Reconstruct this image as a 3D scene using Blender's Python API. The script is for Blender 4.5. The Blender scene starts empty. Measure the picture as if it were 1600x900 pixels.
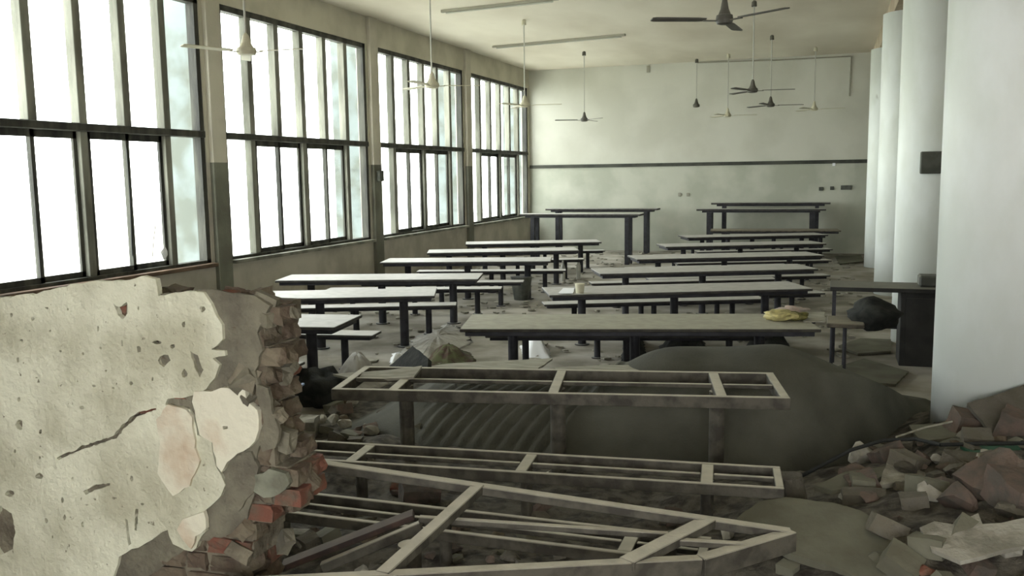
import bpy, bmesh, math, random
from mathutils import Vector, Matrix, noise
from mathutils.geometry import tessellate_polygon
random.seed(7)
S = bpy.context.scene
C = S.collection
PI = math.pi
# ------------------------------------------------------------------ camera
F_PX, PITCH, YAW, ROLL, EYE = 1408.8, .1237, .3375, -.0143, Vector((0, 0, 2.3))
_f = Vector((-math.sin(YAW)*math.cos(PITCH), math.cos(YAW)*math.cos(PITCH), -math.sin(PITCH)))
_r0 = Vector((math.cos(YAW), math.sin(YAW), 0)); _u0 = _r0.cross(_f)
_r = _r0*math.cos(ROLL) + _u0*math.sin(ROLL); _u = -_r0*math.sin(ROLL) + _u0*math.cos(ROLL)
cd = bpy.data.cameras.new('camera'); cam = bpy.data.objects.new('camera', cd); C.objects.link(cam)
cd.sensor_width = 36; cd.lens = F_PX/1600*36; cd.clip_start = .05; cd.clip_end = 400
cam.matrix_world = Matrix(((_r.x, _u.x, -_f.x, EYE.x), (_r.y, _u.y, -_f.y, EYE.y), (_r.z, _u.z, -_f.z, EYE.z), (0, 0, 0, 1)))
S.camera = cam
# ------------------------------------------------------------------ world, light, exposure
SKY = 6.2
w = bpy.data.worlds.new('sky'); S.world = w; w.use_nodes = True
bgn = w.node_tree.nodes['Background']; bgn.inputs[0].default_value = (.99, .985, 1, 1); bgn.inputs[1].default_value = SKY
S.view_settings.view_transform = 'Standard'; S.view_settings.look = 'None'
S.view_settings.exposure = 1.0; S.view_settings.gamma = 1
# ------------------------------------------------------------------ room measures (metres)
XL, D, ZC, ZS, ZM, ZT, ZD = -8.81, 26.95, 5.5, 1.05, 2.98, 4.96, 2.565
YF, XR = 3.0, 5.2
BACK = (-2.2, 4.2, 1.2, 3.9)                                # opening in the wall behind the camera
PIL = [11.616 + 5.098*k for k in (-1, 0, 1, 2)]
# rays of the photograph, used to find where things stand
def ray(px, py): return _r*((px-800)/F_PX) - _u*((py-450)/F_PX) + _f
def onz(px, py, z): q = ray(px, py); return EYE + q*((z-EYE.z)/q.z)
def XLP(px, py): q = ray(px, py); return EYE + q*((XL+.06)/q.x)
def ony(px, py, y): q = ray(px, py); return EYE + q*(y/q.y)
# ------------------------------------------------------------------ materials
def lin(c):
    return tuple((v/255/12.92 if v/255 <= .04045 else ((v/255+.055)/1.055)**2.4) for v in c)
def mat(name, col, rough=.8, col2=None, scale=6, detail=5, bump=0, bscale=30, lo=.4, hi=.6, dust=None, dlo=.55, dhi=.9, spec=.3,
        spots=None, sscale=20, slo=.66, shi=.72, zline=None, zcol=None, stretch=None, metal=0, island=0):
    m = bpy.data.materials.new(name); m.use_nodes = True
    nt = m.node_tree; N = nt.nodes; L = nt.links; b = N['Principled BSDF']
    b.inputs['Roughness'].default_value = rough; b.inputs['Specular IOR Level'].default_value = spec; b.inputs['Metallic'].default_value = metal
    tc = N.new('ShaderNodeTexCoord'); geo = N.new('ShaderNodeNewGeometry'); src = geo.outputs['Position']
    if stretch:
        mp = N.new('ShaderNodeMapping'); mp.inputs['Scale'].default_value = stretch; L.new(src, mp.inputs[0]); src = mp.outputs[0]
    def nz(sc, det, lo, hi):
        n = N.new('ShaderNodeTexNoise'); n.inputs['Scale'].default_value = sc; n.inputs['Detail'].default_value = det; L.new(src, n.inputs['Vector'])
        r = N.new('ShaderNodeMapRange'); r.inputs['From Min'].default_value = lo; r.inputs['From Max'].default_value = hi; L.new(n.outputs['Fac'], r.inputs['Value'])
        return r.outputs[0], n.outputs['Fac']
    def mix(fac, a, c):
        x = N.new('ShaderNodeMix'); x.data_type = 'RGBA'; L.new(fac, x.inputs[0])
        for v, i in ((a, 6), (c, 7)):
            if isinstance(v, tuple): x.inputs[i].default_value = (*v, 1)
            else: L.new(v, x.inputs[i])
        return x.outputs[2]
    out = lin(col)
    if col2: out = mix(nz(scale, detail, lo, hi)[0], out, lin(col2))
    if zline is not None:
        sx = N.new('ShaderNodeSeparateXYZ'); L.new(geo.outputs['Position'], sx.inputs[0])
        g = N.new('ShaderNodeMath'); g.operation = 'LESS_THAN'; g.inputs[1].default_value = zline; L.new(sx.outputs[2], g.inputs[0])
        low = mix(nz(scale*1.3, detail, lo, hi)[0], lin(zcol[0]), lin(zcol[1])); out = mix(g.outputs[0], out, low)
    if spots: out = mix(nz(sscale, 3, slo, shi)[0], out, lin(spots))
    if island:
        ri = N.new('ShaderNodeObjectInfo'); hs = N.new('ShaderNodeHueSaturation'); mr = N.new('ShaderNodeMapRange')
        mr.inputs['To Min'].default_value = 1-island; mr.inputs['To Max'].default_value = 1+island; L.new(ri.outputs['Random'], mr.inputs[0]); L.new(mr.outputs[0], hs.inputs['Value'])
        if isinstance(out, tuple): hs.inputs['Color'].default_value = (*out, 1)
        else: L.new(out, hs.inputs['Color'])
        out = hs.outputs[0]
    if dust:   # settled dust on upward faces; bare frames also get painted top light
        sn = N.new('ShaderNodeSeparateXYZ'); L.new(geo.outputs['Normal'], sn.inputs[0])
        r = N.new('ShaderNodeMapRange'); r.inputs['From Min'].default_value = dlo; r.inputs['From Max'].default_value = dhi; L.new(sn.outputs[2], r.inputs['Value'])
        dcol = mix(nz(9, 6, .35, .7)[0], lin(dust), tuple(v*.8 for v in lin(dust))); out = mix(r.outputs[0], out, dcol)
    if isinstance(out, tuple): b.inputs['Base Color'].default_value = (*out, 1)
    else: L.new(out, b.inputs['Base Color'])
    if bump:
        bn = N.new('ShaderNodeBump'); bn.inputs['Strength'].default_value = bump; bn.inputs['Distance'].default_value = .02
        L.new(nz(bscale, 6, 0, 1)[1], bn.inputs['Height']); L.new(bn.outputs[0], b.inputs['Normal'])
    return m
M = {}
M['wallfar'] = mat('far_wall_paint', (198, 198, 186), .55, (186, 186, 173), .7, zline=ZD, zcol=((184, 186, 172), (164, 167, 152)), bump=.1, spec=.4)
M['wallleft'] = mat('window_wall_paint', (196, 192, 174), .7, (176, 172, 154), 1.2, zline=ZD, zcol=((186, 181, 168), (164, 159, 146)), bump=.15)
M['pier'] = mat('pier_paint', (196, 192, 176), .7, (176, 172, 156), 1.2, zline=ZD, zcol=((118, 120, 106), (98, 98, 86)), bump=.15)
M['wallright'] = mat('side_wall_paint', (195, 190, 172), .8, (172, 167, 150), 1.2)
M['ceil'] = mat('ceiling_paint', (216, 210, 194), .9, (192, 184, 166), .55, 6, stretch=(1, .45, 1), lo=.35, hi=.7, bump=.15)
M['beam'] = mat('beam_paint', (176, 164, 142), .9, (150, 138, 118), 1.5)
M['column'] = mat('column_paint', (234, 240, 236), .5, (220, 226, 218), 1.6, 5, stretch=(1, 1, .5), spots=(140, 142, 128), sscale=2.6, slo=.73, shi=.8, spec=.35, bump=.05)
M['floor'] = mat('dusty_floor', (158, 154, 144), .95, (112, 107, 94), 1.3, 8, bump=.4, bscale=14, lo=.38, hi=.62)
M['dirt'] = mat('rubble_dirt', (92, 88, 77), 1, (56, 52, 45), 9, 9, bump=.9, bscale=40)
M['ground'] = mat('outside_ground', (225, 225, 215), 1, (205, 205, 195), .4)
M['winframe'] = mat('weathered_window_wood', (74, 74, 66), .7, (48, 48, 44), 5, 6, stretch=(1, 1, .2), bump=.3)
M['mullion'] = mat('faded_mullion_paint', (134, 134, 122), .75, (98, 98, 88), 3, 6, stretch=(1, 1, .25), bump=.2)
M['fin'] = mat('exterior_concrete', (112, 120, 120), .9, (92, 96, 90), 2)
M['brownsill'] = mat('brown_sill_board', (112, 92, 76), .8, (84, 70, 58), 4, stretch=(3, .5, 3))
M['band'] = mat('dark_dado_paint', (70, 72, 64), .6, (54, 56, 50), 3)
M['steel'] = mat('dusty_table_steel', (76, 74, 66), .75, (56, 54, 48), 7, 6, bump=.25, dust=(150, 146, 132), spec=.3)
M['darksteel'] = mat('dark_table_steel', (50, 50, 54), .6, (36, 36, 40), 7, 5, dust=(130, 130, 124))
M['top'] = mat('dusty_laminate', (64, 62, 58), .6, (48, 46, 44), 8, dust=(172, 170, 164), spots=None, bump=.06, spec=.35)
M['topold'] = mat('grimy_laminate', (60, 58, 50), .75, (46, 44, 38), 8, dust=(160, 158, 142), bump=.1)
M['topbrown'] = mat('brown_laminate', (96, 90, 78), .8, (70, 66, 56), 8, dust=(128, 122, 106))
M['frame'] = mat('bare_frame_steel', (82, 79, 69), .75, (58, 55, 48), 9, 7, bump=.35, dust=(188, 184, 167))  # tops paler, sides darker than dust alone: light from above painted in
M['rust'] = mat('rusty_steel', (74, 58, 50), .85, (52, 44, 40), 9, dust=(104, 94, 84), dlo=.8, dhi=1)
M['sheet'] = mat('dusty_tarpaulin', (80, 80, 70), .9, (64, 64, 55), 2.2, 7, bump=.35, bscale=50, lo=.35, hi=.65)
M['plaster'] = mat('old_wall_plaster', (196, 196, 174), .9, (164, 162, 140), 3.2, 10, bump=.8, bscale=22, spots=(112, 108, 92), sscale=24, slo=.70, shi=.75, lo=.38, hi=.64)
M['plaster2'] = mat('stained_wall_plaster', (198, 195, 174), .9, (172, 152, 128), 4.5, 7, bump=.7, bscale=14, lo=.5, hi=.72)
M['render'] = mat('grey_undercoat', (112, 108, 92), .95, (90, 86, 74), 6, 8, bump=.7, bscale=30)
M['mortarpale'] = mat('pale_mortar_patch', (122, 124, 108), .95, (98, 98, 84), 8, 8, bump=.6)
M['mortar'] = mat('wall_mortar', (112, 106, 90), 1, (84, 78, 66), 8, 8, bump=.8)
M['brickred'] = mat('red_brick', (110, 72, 58), .95, (92, 82, 68), 11, 8, bump=.7, island=.25, lo=.45, hi=.65)
M['brickgrey'] = mat('mortar_smeared_brick', (102, 94, 78), .95, (84, 72, 60), 7, 8, bump=.7, island=.2)
M['brickpink'] = mat('dusty_pink_brick', (98, 84, 74), .95, (82, 76, 68), 9, 8, bump=.6, island=.2)
M['concrete'] = mat('broken_concrete', (96, 92, 82), 1, (90, 86, 74), 8, 8, bump=.8, island=.25)
M['concretelight'] = mat('pale_broken_plaster', (158, 155, 142), 1, (122, 119, 106), 7, 8, bump=.6, island=.15)
M['slab'] = mat('grey_panel', (104, 103, 88), .9, (90, 88, 74), 3, 6, bump=.25)
M['board'] = mat('dusty_board', (158, 156, 142), .85, (134, 132, 118), 5, stretch=(1, 4, 1))
M['darkcloth'] = mat('dark_cloth', (46, 48, 44), .95, (30, 32, 30), 8, bump=.5)
M['paper'] = mat('white_paper', (222, 224, 226), .8)
M['palecloth'] = mat('pale_cloth', (170, 168, 160), .95, (148, 146, 138), 6, bump=.4)
M['yellow'] = mat('yellow_plastic', (192, 180, 122), .6, (150, 142, 96), 14)
M['olive'] = mat('olive_plastic', (112, 106, 56), .7, (84, 82, 46), 14)
M['pink'] = mat('faded_pink_cloth', (178, 156, 142), .9, (150, 140, 132), 12)
M['blue'] = mat('faded_blue_plastic', (150, 172, 204), .6)
M['green'] = mat('green_plastic', (44, 84, 62), .6)
M['leaf'] = mat('dull_green_cloth', (84, 88, 58), .9, (70, 52, 44), 10)
M['desk'] = mat('dark_desk_board', (50, 50, 48), .7, (38, 38, 36), 5, dust=(112, 110, 100))
M['fanmetal'] = mat('fan_metal', (84, 82, 74), .5, dust=(110, 108, 98))
M['rod'] = mat('fan_rod_paint', (176, 176, 166), .6)
M['cream'] = mat('cream_enamel', (188, 184, 160), .5)
M['batten'] = mat('batten_paint', (150, 148, 134), .7)
M['box'] = mat('grey_switch_box', (92, 94, 86), .7, (74, 76, 70), 6)
M['wire'] = mat('white_wire', (215, 212, 200), .6)
M['blackrod'] = mat('black_rod', (36, 38, 36), .7)
g = bpy.data.materials.new('window_glass'); g.use_nodes = True; nt = g.node_tree; nt.nodes.remove(nt.nodes['Principled BSDF'])
tr = nt.nodes.new('ShaderNodeBsdfTransparent'); tr.inputs[0].default_value = (.93, .96, .94, 1)
gl = nt.nodes.new('ShaderNodeBsdfGlossy'); gl.inputs['Roughness'].default_value = .05
mx = nt.nodes.new('ShaderNodeMixShader')
mx.inputs[0].default_value = .04; nt.links.new(tr.outputs[0], mx.inputs[1]); nt.links.new(gl.outputs[0], mx.inputs[2])
nt.links.new(mx.outputs[0], nt.nodes['Material Output'].inputs[0]); M['glass'] = g
# ------------------------------------------------------------------ mesh helpers
def obj(name, bm, m, parent=None, kind=None, smooth=False):
    me = bpy.data.meshes.new(name); bmesh.ops.recalc_face_normals(bm, faces=bm.faces); bm.to_mesh(me); bm.free()
    for mm in (m if isinstance(m, (list, tuple)) else [m]): me.materials.append(mm)
    if smooth:
        for p in me.polygons: p.use_smooth = True
    o = bpy.data.objects.new(name, me); C.objects.link(o); o.parent = parent
    if kind: o['kind'] = kind
    return o
def tag(o, label=None, cat=None, group=None):
    if label: o['label'] = label
    if cat: o['category'] = cat
    if group: o['group'] = group
    return o
def thing(name, label, cat, loc=(0, 0, 0), rz=0, group=None):
    o = bpy.data.objects.new(name, None); C.objects.link(o); o.location = loc; o.rotation_euler = (0, 0, rz); o.empty_display_size = .1
    return tag(o, label, cat, group)
def struct_root(name):
    o = bpy.data.objects.new(name, None); C.objects.link(o); o['kind'] = 'structure'; return o
def copy_tree(o, parent=None):
    c = o.copy(); C.objects.link(c); c.parent = parent
    for ch in list(o.children): copy_tree(ch, c)
    return c
def box(bm, a, b, bev=0):
    x0, y0, z0 = a; x1, y1, z1 = b
    r = bmesh.ops.create_cube(bm, size=1)
    vs = r['verts']
    for v in vs: v.co = Vector(((x0+x1)/2 + v.co.x*(x1-x0), (y0+y1)/2 + v.co.y*(y1-y0), (z0+z1)/2 + v.co.z*(z1-z0)))
    if bev:
        es = list({e for v in vs for e in v.link_edges}); bmesh.ops.bevel(bm, geom=es, offset=bev, segments=1, affect='EDGES')
    return vs
def bar(bm, p, q, wd, ht, up=Vector((0, 0, 1)), bev=.004):
    """rectangular bar whose top centreline runs p -> q"""
    p = Vector(p); q = Vector(q); d = (q-p).normalized(); s = d.cross(up).normalized(); n = s.cross(d).normalized()
    vs = []
    for e in (p, q):
        for sx, sz in ((-.5, 0), (.5, 0), (.5, -1), (-.5, -1)): vs.append(bm.verts.new(e + s*sx*wd + n*sz*ht))
    fs = [(0, 1, 2, 3), (7, 6, 5, 4), (0, 4, 5, 1), (1, 5, 6, 2), (2, 6, 7, 3), (3, 7, 4, 0)]
    faces = [bm.faces.new([vs[i] for i in f]) for f in fs]
    if bev: bmesh.ops.bevel(bm, geom=list({e for f in faces for e in f.edges}), offset=bev, segments=1, affect='EDGES')
def cyl(bm, p, q, r, r2=None, seg=16):
    p = Vector(p); q = Vector(q); r2 = r if r2 is None else r2; d = (q-p).normalized()
    a = d.orthogonal().normalized(); b = d.cross(a)
    c0 = [bm.verts.new(p + (a*math.cos(t*2*PI/seg) + b*math.sin(t*2*PI/seg))*r) for t in range(seg)]
    c1 = [bm.verts.new(q + (a*math.cos(t*2*PI/seg) + b*math.sin(t*2*PI/seg))*r2) for t in range(seg)]
    for i in range(seg): bm.faces.new((c0[i], c0[(i+1) % seg], c1[(i+1) % seg], c1[i]))
    bm.faces.new(c0[::-1]); bm.faces.new(c1)
def lathe(bm, prof, seg=20, c=(0, 0, 0)):
    rings = []
    for r, z in prof: rings.append([bm.verts.new((c[0]+r*math.cos(t*2*PI/seg), c[1]+r*math.sin(t*2*PI/seg), c[2]+z)) for t in range(seg)])
    for a, b in zip(rings, rings[1:]):
        for i in range(seg): bm.faces.new((a[i], a[(i+1) % seg], b[(i+1) % seg], b[i]))
    bm.faces.new(rings[0][::-1]); bm.faces.new(rings[-1])
def tube(bm, pts, r, seg=6):
    for a, b in zip(pts, pts[1:]): cyl(bm, a, b, r, seg=seg)
def ragged(pts, step, jit, seed=0, closed=True):
    rnd = random.Random(seed); out = []
    n = len(pts)
    for i in range(n if closed else n-1):
        a = Vector(pts[i]); b = Vector(pts[(i+1) % n]); k = max(1, int((b-a).length/step))
        for j in range(k):
            p = a.lerp(b, j/k)
            if j: p = p + Vector([rnd.uniform(-jit, jit) for _ in p])
            out.append(p)
    return out
def plate(name, pts, th, m, label=None, cat=None, group=None, parent=None, jit=.006, step=.07, seed=0, kind=None):
    """broken flat piece: top outline given by world points, real thickness th below it"""
    P = [Vector(p) for p in pts]
    c = sum(P, Vector())/len(P); nrm = Vector()
    for i in range(len(P)): nrm += (P[i]-c).cross(P[(i+1) % len(P)]-c)
    nrm.normalize()
    if nrm.z < 0: nrm = -nrm
    P = [p - nrm*((p-c).dot(nrm)) for p in P]
    a = nrm.orthogonal().normalized(); b = nrm.cross(a)
    P2 = [Vector(((p-c).dot(a), (p-c).dot(b))) for p in P]
    P2 = ragged(P2, step, jit, seed)
    bm = bmesh.new()
    up = [bm.verts.new(a*p.x + b*p.y) for p in P2]; dn = [bm.verts.new(a*p.x*.985 + b*p.y*.985 - nrm*th) for p in P2]
    for t in tessellate_polygon([[Vector((p.x, p.y, 0)) for p in P2]]):
        for vs in (up, dn):
            try: bm.faces.new([vs[i] for i in t])
            except ValueError: pass
    for i in range(len(up)): bm.faces.new((up[i], up[(i+1) % len(up)], dn[(i+1) % len(up)], dn[i]))
    o = obj(name, bm, m, parent, kind); o.location = c
    return tag(o, label, cat, group)
def chunk_mesh(name, size, m, seed, rough=.12, boxy=False, sub=2):
    """broken lump: hull of random points, or a worn box"""
    rnd = random.Random(seed); bm = bmesh.new()
    if boxy:
        box(bm, [-s/2 for s in size], [s/2 for s in size]); bmesh.ops.subdivide_edges(bm, edges=bm.edges[:], cuts=sub, use_grid_fill=True)
        for v in bm.verts:
            k = noise.noise_vector(v.co*14 + Vector((seed*3.1, 0, 0))); v.co += k*rough*min(size)
    else:
        for i in range(22):
            v = Vector([rnd.gauss(0, 1) for _ in range(3)]).normalized()*rnd.uniform(.8, 1.05)
            bm.verts.new(Vector((v.x*size[0]/2, v.y*size[1]/2, v.z*size[2]/2)))
        r = bmesh.ops.convex_hull(bm, input=bm.verts[:])
        bmesh.ops.delete(bm, geom=[e for e in r['geom_interior'] if isinstance(e, bmesh.types.BMVert)], context='VERTS')
    bmesh.ops.recalc_face_normals(bm, faces=bm.faces)
    me = bpy.data.meshes.new(name); bm.to_mesh(me); bm.free(); me.materials.append(m); return me
def soft_mesh(name, size, m, seed, amt=.22):
    bm = bmesh.new(); bmesh.ops.create_icosphere(bm, subdivisions=3, radius=.5)
    for v in bm.verts:
        k = noise.noise(v.co*3.2 + Vector((seed*1.7, 0, 0))) + .45*noise.noise(v.co*8 + Vector((0, seed, 0)))
        v.co *= 1 + k*amt*2
        v.co = Vector((v.co.x*size[0], v.co.y*size[1], max(v.co.z, -.36)*size[2]))
    me = bpy.data.meshes.new(name); bm.to_mesh(me); bm.free(); me.materials.append(m)
    for p in me.polygons: p.use_smooth = True
    return me
def put(name, me, loc, rot=(0, 0, 0), sc=(1, 1, 1), parent=None):
    o = bpy.data.objects.new(name, me); C.objects.link(o); o.location = loc; o.rotation_euler = rot; o.scale = sc; o.parent = parent
    return o
# ================================================================== SETTING
bm = bmesh.new(); box(bm, (XL-.3, -4, -.2), (XR+.2, D+.3, 0)); obj('floor', bm, M['floor'], kind='structure')
bm = bmesh.new(); box(bm, (XL-.3, -4.2, ZC), (XR+.2, D+.3, ZC+.2)); obj('ceiling', bm, M['ceil'], kind='structure')
wf = struct_root('wall_far')
bm = bmesh.new(); box(bm, (XL-.3, D, -.2), (XR+.2, D+.3, ZC)); obj('wall_surface', bm, M['wallfar'], wf)
p1, p2 = ony(827, 270, D-.02), ony(1357, 244, D-.02)
bm = bmesh.new(); box(bm, (XL, D-.025, ZD-.05), (XR, D+.01, ZD+.05)); obj('trim_far', bm, M['band'], kind='structure')
bm = bmesh.new(); box(bm, (XR, -4, -.2), (XR+.2, D, ZC)); obj('wall_right', bm, M['wallright'], kind='structure')
# wall behind the camera; unseen opening added and sized to light the foreground
bm = bmesh.new(); ox0, ox1, oz0, oz1 = BACK
box(bm, (XL-.2, -4.2, -.2), (ox0, -4, ZC)); box(bm, (ox1, -4.2, -.2), (XR+.2, -4, ZC)); box(bm, (ox0, -4.2, -.2), (ox1, -4, oz0)); box(bm, (ox0, -4.2, oz1), (ox1, -4, ZC))
obj('wall_back', bm, M['wallright'], kind='structure')
# outside ground beyond the windows
bm = bmesh.new(); box(bm, (-70, -30, -.9), (XL-1.0, 70, -.7)); obj('ground_outside', bm, M['ground'], kind='structure')
# window wall
wl = struct_root('wall_left')
bm = bmesh.new(); y0, y1 = -4, D
box(bm, (XL-.22, y0, -.8), (XL, y1, ZS))                     # below the sills
box(bm, (XL-.22, y0, ZT), (XL, y1, ZC))                      # above the heads
box(bm, (XL-.22, y0, ZS), (XL, PIL[0]+.24, ZT))
for c in PIL[1:]: box(bm, (XL-.22, c-.24, ZS), (XL, c+.24, ZT))
box(bm, (XL-.22, D-.16, ZS), (XL, D, ZT))
obj('wall_surface', bm, M['wallleft'], wl)
for c in PIL[1:]:                                             # shallow pilasters
    bm = bmesh.new(); box(bm, (XL-.02, c-.17, 0), (XL+.07, c+.17, ZC), .01); obj('pilaster', bm, M['pier'], wl)
for c in PIL[1:] + [D+.1]:                                    # sun-shade fins outside
    bm = bmesh.new(); box(bm, (XL-.85, c-.16, -.7), (XL-.2, c-.02, ZC)); obj('exterior_fin', bm, M['fin'], wl)
# windows
def make_window(n, ya, yb):
    r = struct_root('window_%d' % n); x0, x1 = XL-.16, XL-.02; Lw = (yb-ya)/6
    bm = bmesh.new()
    box(bm, (x0, ya, ZS), (x1, ya+.06, ZT)); box(bm, (x0, yb-.09, ZS), (x1, yb, ZT))
    box(bm, (x0, ya, ZT-.09), (x1, yb, ZT)); box(bm, (x0, ya, ZS), (x1, yb, ZS+.05))
    obj('window_frame', bm, M['winframe'], r)
    bm = bmesh.new(); box(bm, (x0-.02, ya, ZM-.05), (x1+.03, yb, ZM+.05), .01); obj('transom', bm, M['winframe'], r)
    for k in range(1, 6):
        y = ya + Lw*k
        bm = bmesh.new(); box(bm, (XL-.17, y-.065, ZM+.05), (XL-.03, y+.065, ZT-.09), .006); obj('mullion', bm, M['mullion'], r)
        if k in (1, 3, 5):
            bm = bmesh.new(); box(bm, (XL-.17, y-.06, ZS+.05), (XL-.04, y+.06, ZM-.05), .006); obj('mullion', bm, M['mullion'], r)
    for k in range(6):
        ya2, yb2 = ya+Lw*k+.055, ya+Lw*(k+1)-.055
        bm = bmesh.new(); box(bm, (XL-.103, ya2-.02, ZM+.04), (XL-.098, yb2+.02, ZT-.08)); obj('pane', bm, M['glass'], r)
        if k in (0, 5):
            bm = bmesh.new(); box(bm, (XL-.103, ya2-.02, ZS+.04), (XL-.098, yb2+.02, ZM-.04)); obj('pane', bm, M['glass'], r)
        else:
            near = k % 2 == 1; xs = XL-.075 if near else XL-.125
            u0, u1 = (ya2+.0, yb2+.075) if near else (ya2-.075, yb2)
            bm = bmesh.new()
            for a, b in (((u0, ZS+.05), (u0+.06, ZM-.05)), ((u1-.06, ZS+.05), (u1, ZM-.05)), ((u0, ZS+.05), (u1, ZS+.12)), ((u0, ZM-.14), (u1, ZM-.05))):
                box(bm, (xs-.018, a[0], a[1]), (xs+.018, b[0], b[1]))
            s = obj('sash', bm, M['winframe'], r)
            bm = bmesh.new(); box(bm, (xs-.003, u0+.04, ZS+.11), (xs+.003, u1-.04, ZM-.13)); obj('pane', bm, M['glass'], s)
    bm = bmesh.new(); box(bm, (XL-.03, ya-.02, ZS-.05), (XL+.1, yb+.02, ZS+.005), .006)
    obj('window_sill', bm, M['brownsill'] if n == 1 else M['mullion'], r)
    return r
for n, (a, b) in enumerate([(PIL[0]+.24, PIL[1]-.24), (PIL[1]+.24, PIL[2]-.24), (PIL[2]+.24, PIL[3]-.24), (PIL[3]+.24, D-.16)]):
    make_window(n+1, a, b)
    l = bpy.data.lights.new('window_portal', 'AREA'); l.shape = 'RECTANGLE'; l.size = b-a; l.size_y = ZT-ZS; l.cycles.is_portal = True
    o = bpy.data.objects.new('window_portal', l); C.objects.link(o); o.location = (XL-.3, (a+b)/2, (ZS+ZT)/2); o.rotation_euler = (PI/2, 0, -PI/2)
# beam and columns
bm = bmesh.new(); box(bm, (1.02, 3.6, ZC-.38), (1.68, D, ZC)); obj('trim_beam', bm, M['beam'], kind='structure')
COLX, COLR = 1.33, .476
COLN = ['nearest and largest round white column at the right edge', 'second round white column, grey switch box on its face', 'third round white column from the camera, before the farthest one', 'farthest round white column, close to the far wall']
for k in range(4):
    y = 8.07 + 5.098*k
    t = thing('round_column', COLN[k], 'column', (COLX, y, 0), group='round white columns')
    bm = bmesh.new(); lathe(bm, [(COLR, 0), (COLR, ZC-.38)], 64); obj('shaft', bm, M['column'], t, smooth=False)
    for p in t.children[0].data.polygons: p.use_smooth = abs(p.normal.z) < .5
# ================================================================== BROKEN FRONT WALL
wb = struct_root('wall_front')
def W(px, py, y=YF): return ony(px, py, y)
bm = bmesh.new()
xc = -2.78; xa = XL; n = 60; tp = []
for i in range(n+1):
    x = xa + (xc-xa)*i/n; tp.append((x, 1.74 + .05*noise.noise(Vector((x*2.3, 0, 0))) + .03*noise.noise(Vector((x*9, 3, 0)))))
for j, yy in enumerate((YF+.002, YF+.25)):
    pass
lo = [[bm.verts.new((x, yy, 0)) for x, z in tp] for yy in (YF+.002, YF+.25)]
hi = [[bm.verts.new((x, yy, z + (.02*noise.noise(Vector((x*7, yy*9, 1)))))) for x, z in tp] for yy in (YF+.002, YF+.25)]
for i in range(n):
    bm.faces.new((lo[0][i], lo[0][i+1], hi[0][i+1], hi[0][i])); bm.faces.new((lo[1][i], lo[1][i+1], hi[1][i+1], hi[1][i])); bm.faces.new((hi[0][i], hi[0][i+1], hi[1][i+1], hi[1][i]))
bm.faces.new((lo[0][n], hi[0][n], hi[1][n], lo[1][n])); bm.faces.new((lo[0][0], hi[0][0], hi[1][0], lo[1][0]))
obj('masonry_core', bm, M['mortar'], wb)
END = [(425, 455), (440, 484), (434, 540), (428, 580), (430, 630), (438, 670), (456, 705), (462, 740), (463, 790), (436, 802), (424, 830), (415, 870), (400, 905), (380, 1000)]
ends = sorted([(W(*p, YF+.05).z, W(*p, YF+.05).x) for p in END])
def xend(z):
    if z <= ends[0][0]: return ends[0][1]
    for (z0, x0), (z1, x1) in zip(ends, ends[1:]):
        if z <= z1: return x0 + (x1-x0)*(z-z0)/max(z1-z0, 1e-6)
    return ends[-1][1]
bvar = {k: [chunk_mesh('brick', (1, 1, 1), M[k], s, rough=.13, boxy=True, sub=2) for s in range(4)] for k in ('brickred', 'brickgrey')}
rnd = random.Random(5); ch = .082; mort = bmesh.new()
for k in range(22):
    z0 = k*ch; xe = xend(z0+ch/2) + rnd.uniform(-.03, .03)
    if z0 + ch > 1.90: break
    topped = z0 > 1.75
    box(mort, (xc-.02, YF+.016, z0), (xe-.035, YF+.236, z0+ch), 0)
    for wy in (0, 1):
        x = xc - (.115 if k % 2 else 0) + .01
        while x < xe - .05:
            L = .222 if rnd.random() < .75 else .11
            x1 = min(x+L, xe + rnd.uniform(-.02, .035)); 
            if x1 - x < .04: break
            red = rnd.random() < .2
            yc = YF + .004 + .055 + wy*.127 + rnd.uniform(-.006, .006)
            put('brick', rnd.choice(bvar['brickred' if red else 'brickgrey']), ((x+x1)/2, yc, z0+ch/2), (rnd.uniform(-.04, .04), rnd.uniform(-.03, .03), rnd.uniform(-.04, .04)), (x1-x-.01, .108, .07), wb)
            x = x1 + .004
obj('mortar', mort, M['mortar'], wb)
# loose topping on the wall end
for i in range(26):
    x = rnd.uniform(-3.3, -2.1); red = rnd.random() < .25
    put('brick', rnd.choice(bvar['brickred' if red else 'brickgrey']), (x, YF+rnd.uniform(.08, .2), (1.80 if x > -2.8 else 1.76)+rnd.uniform(-.02, .02)), (rnd.uniform(-.3, .3), rnd.uniform(-.3, .3), rnd.uniform(0, 3)), (rnd.uniform(.06, .13), rnd.uniform(.06, .1), rnd.uniform(.04, .06)), wb)
def pits(n, seed):
    r = random.Random(seed); out = []; used = [(190, 483), (256, 563), (305, 570), (217, 546), (270, 541), (316, 483), (288, 584), (62, 744), (15, 771), (150, 762), (245, 535), (128, 637), (30, 664), (10, 830), (200, 830), (213, 812)]
    while len(out) < n:
        x, y = r.uniform(10, 300), r.uniform(480, 840)
        if any(math.hypot(x-a, y-b) < 26 for a, b in used) or (80 < x < 255 and 625 < y < 728) or (x > 235 and y > 600) or (x > 165 and y > 790): continue
        used.append((x, y)); out.append(blob(x, y, r.uniform(1.2, 3.2), r.uniform(1.5, 5.5), 6, int(x*y)))
    return out
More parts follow.
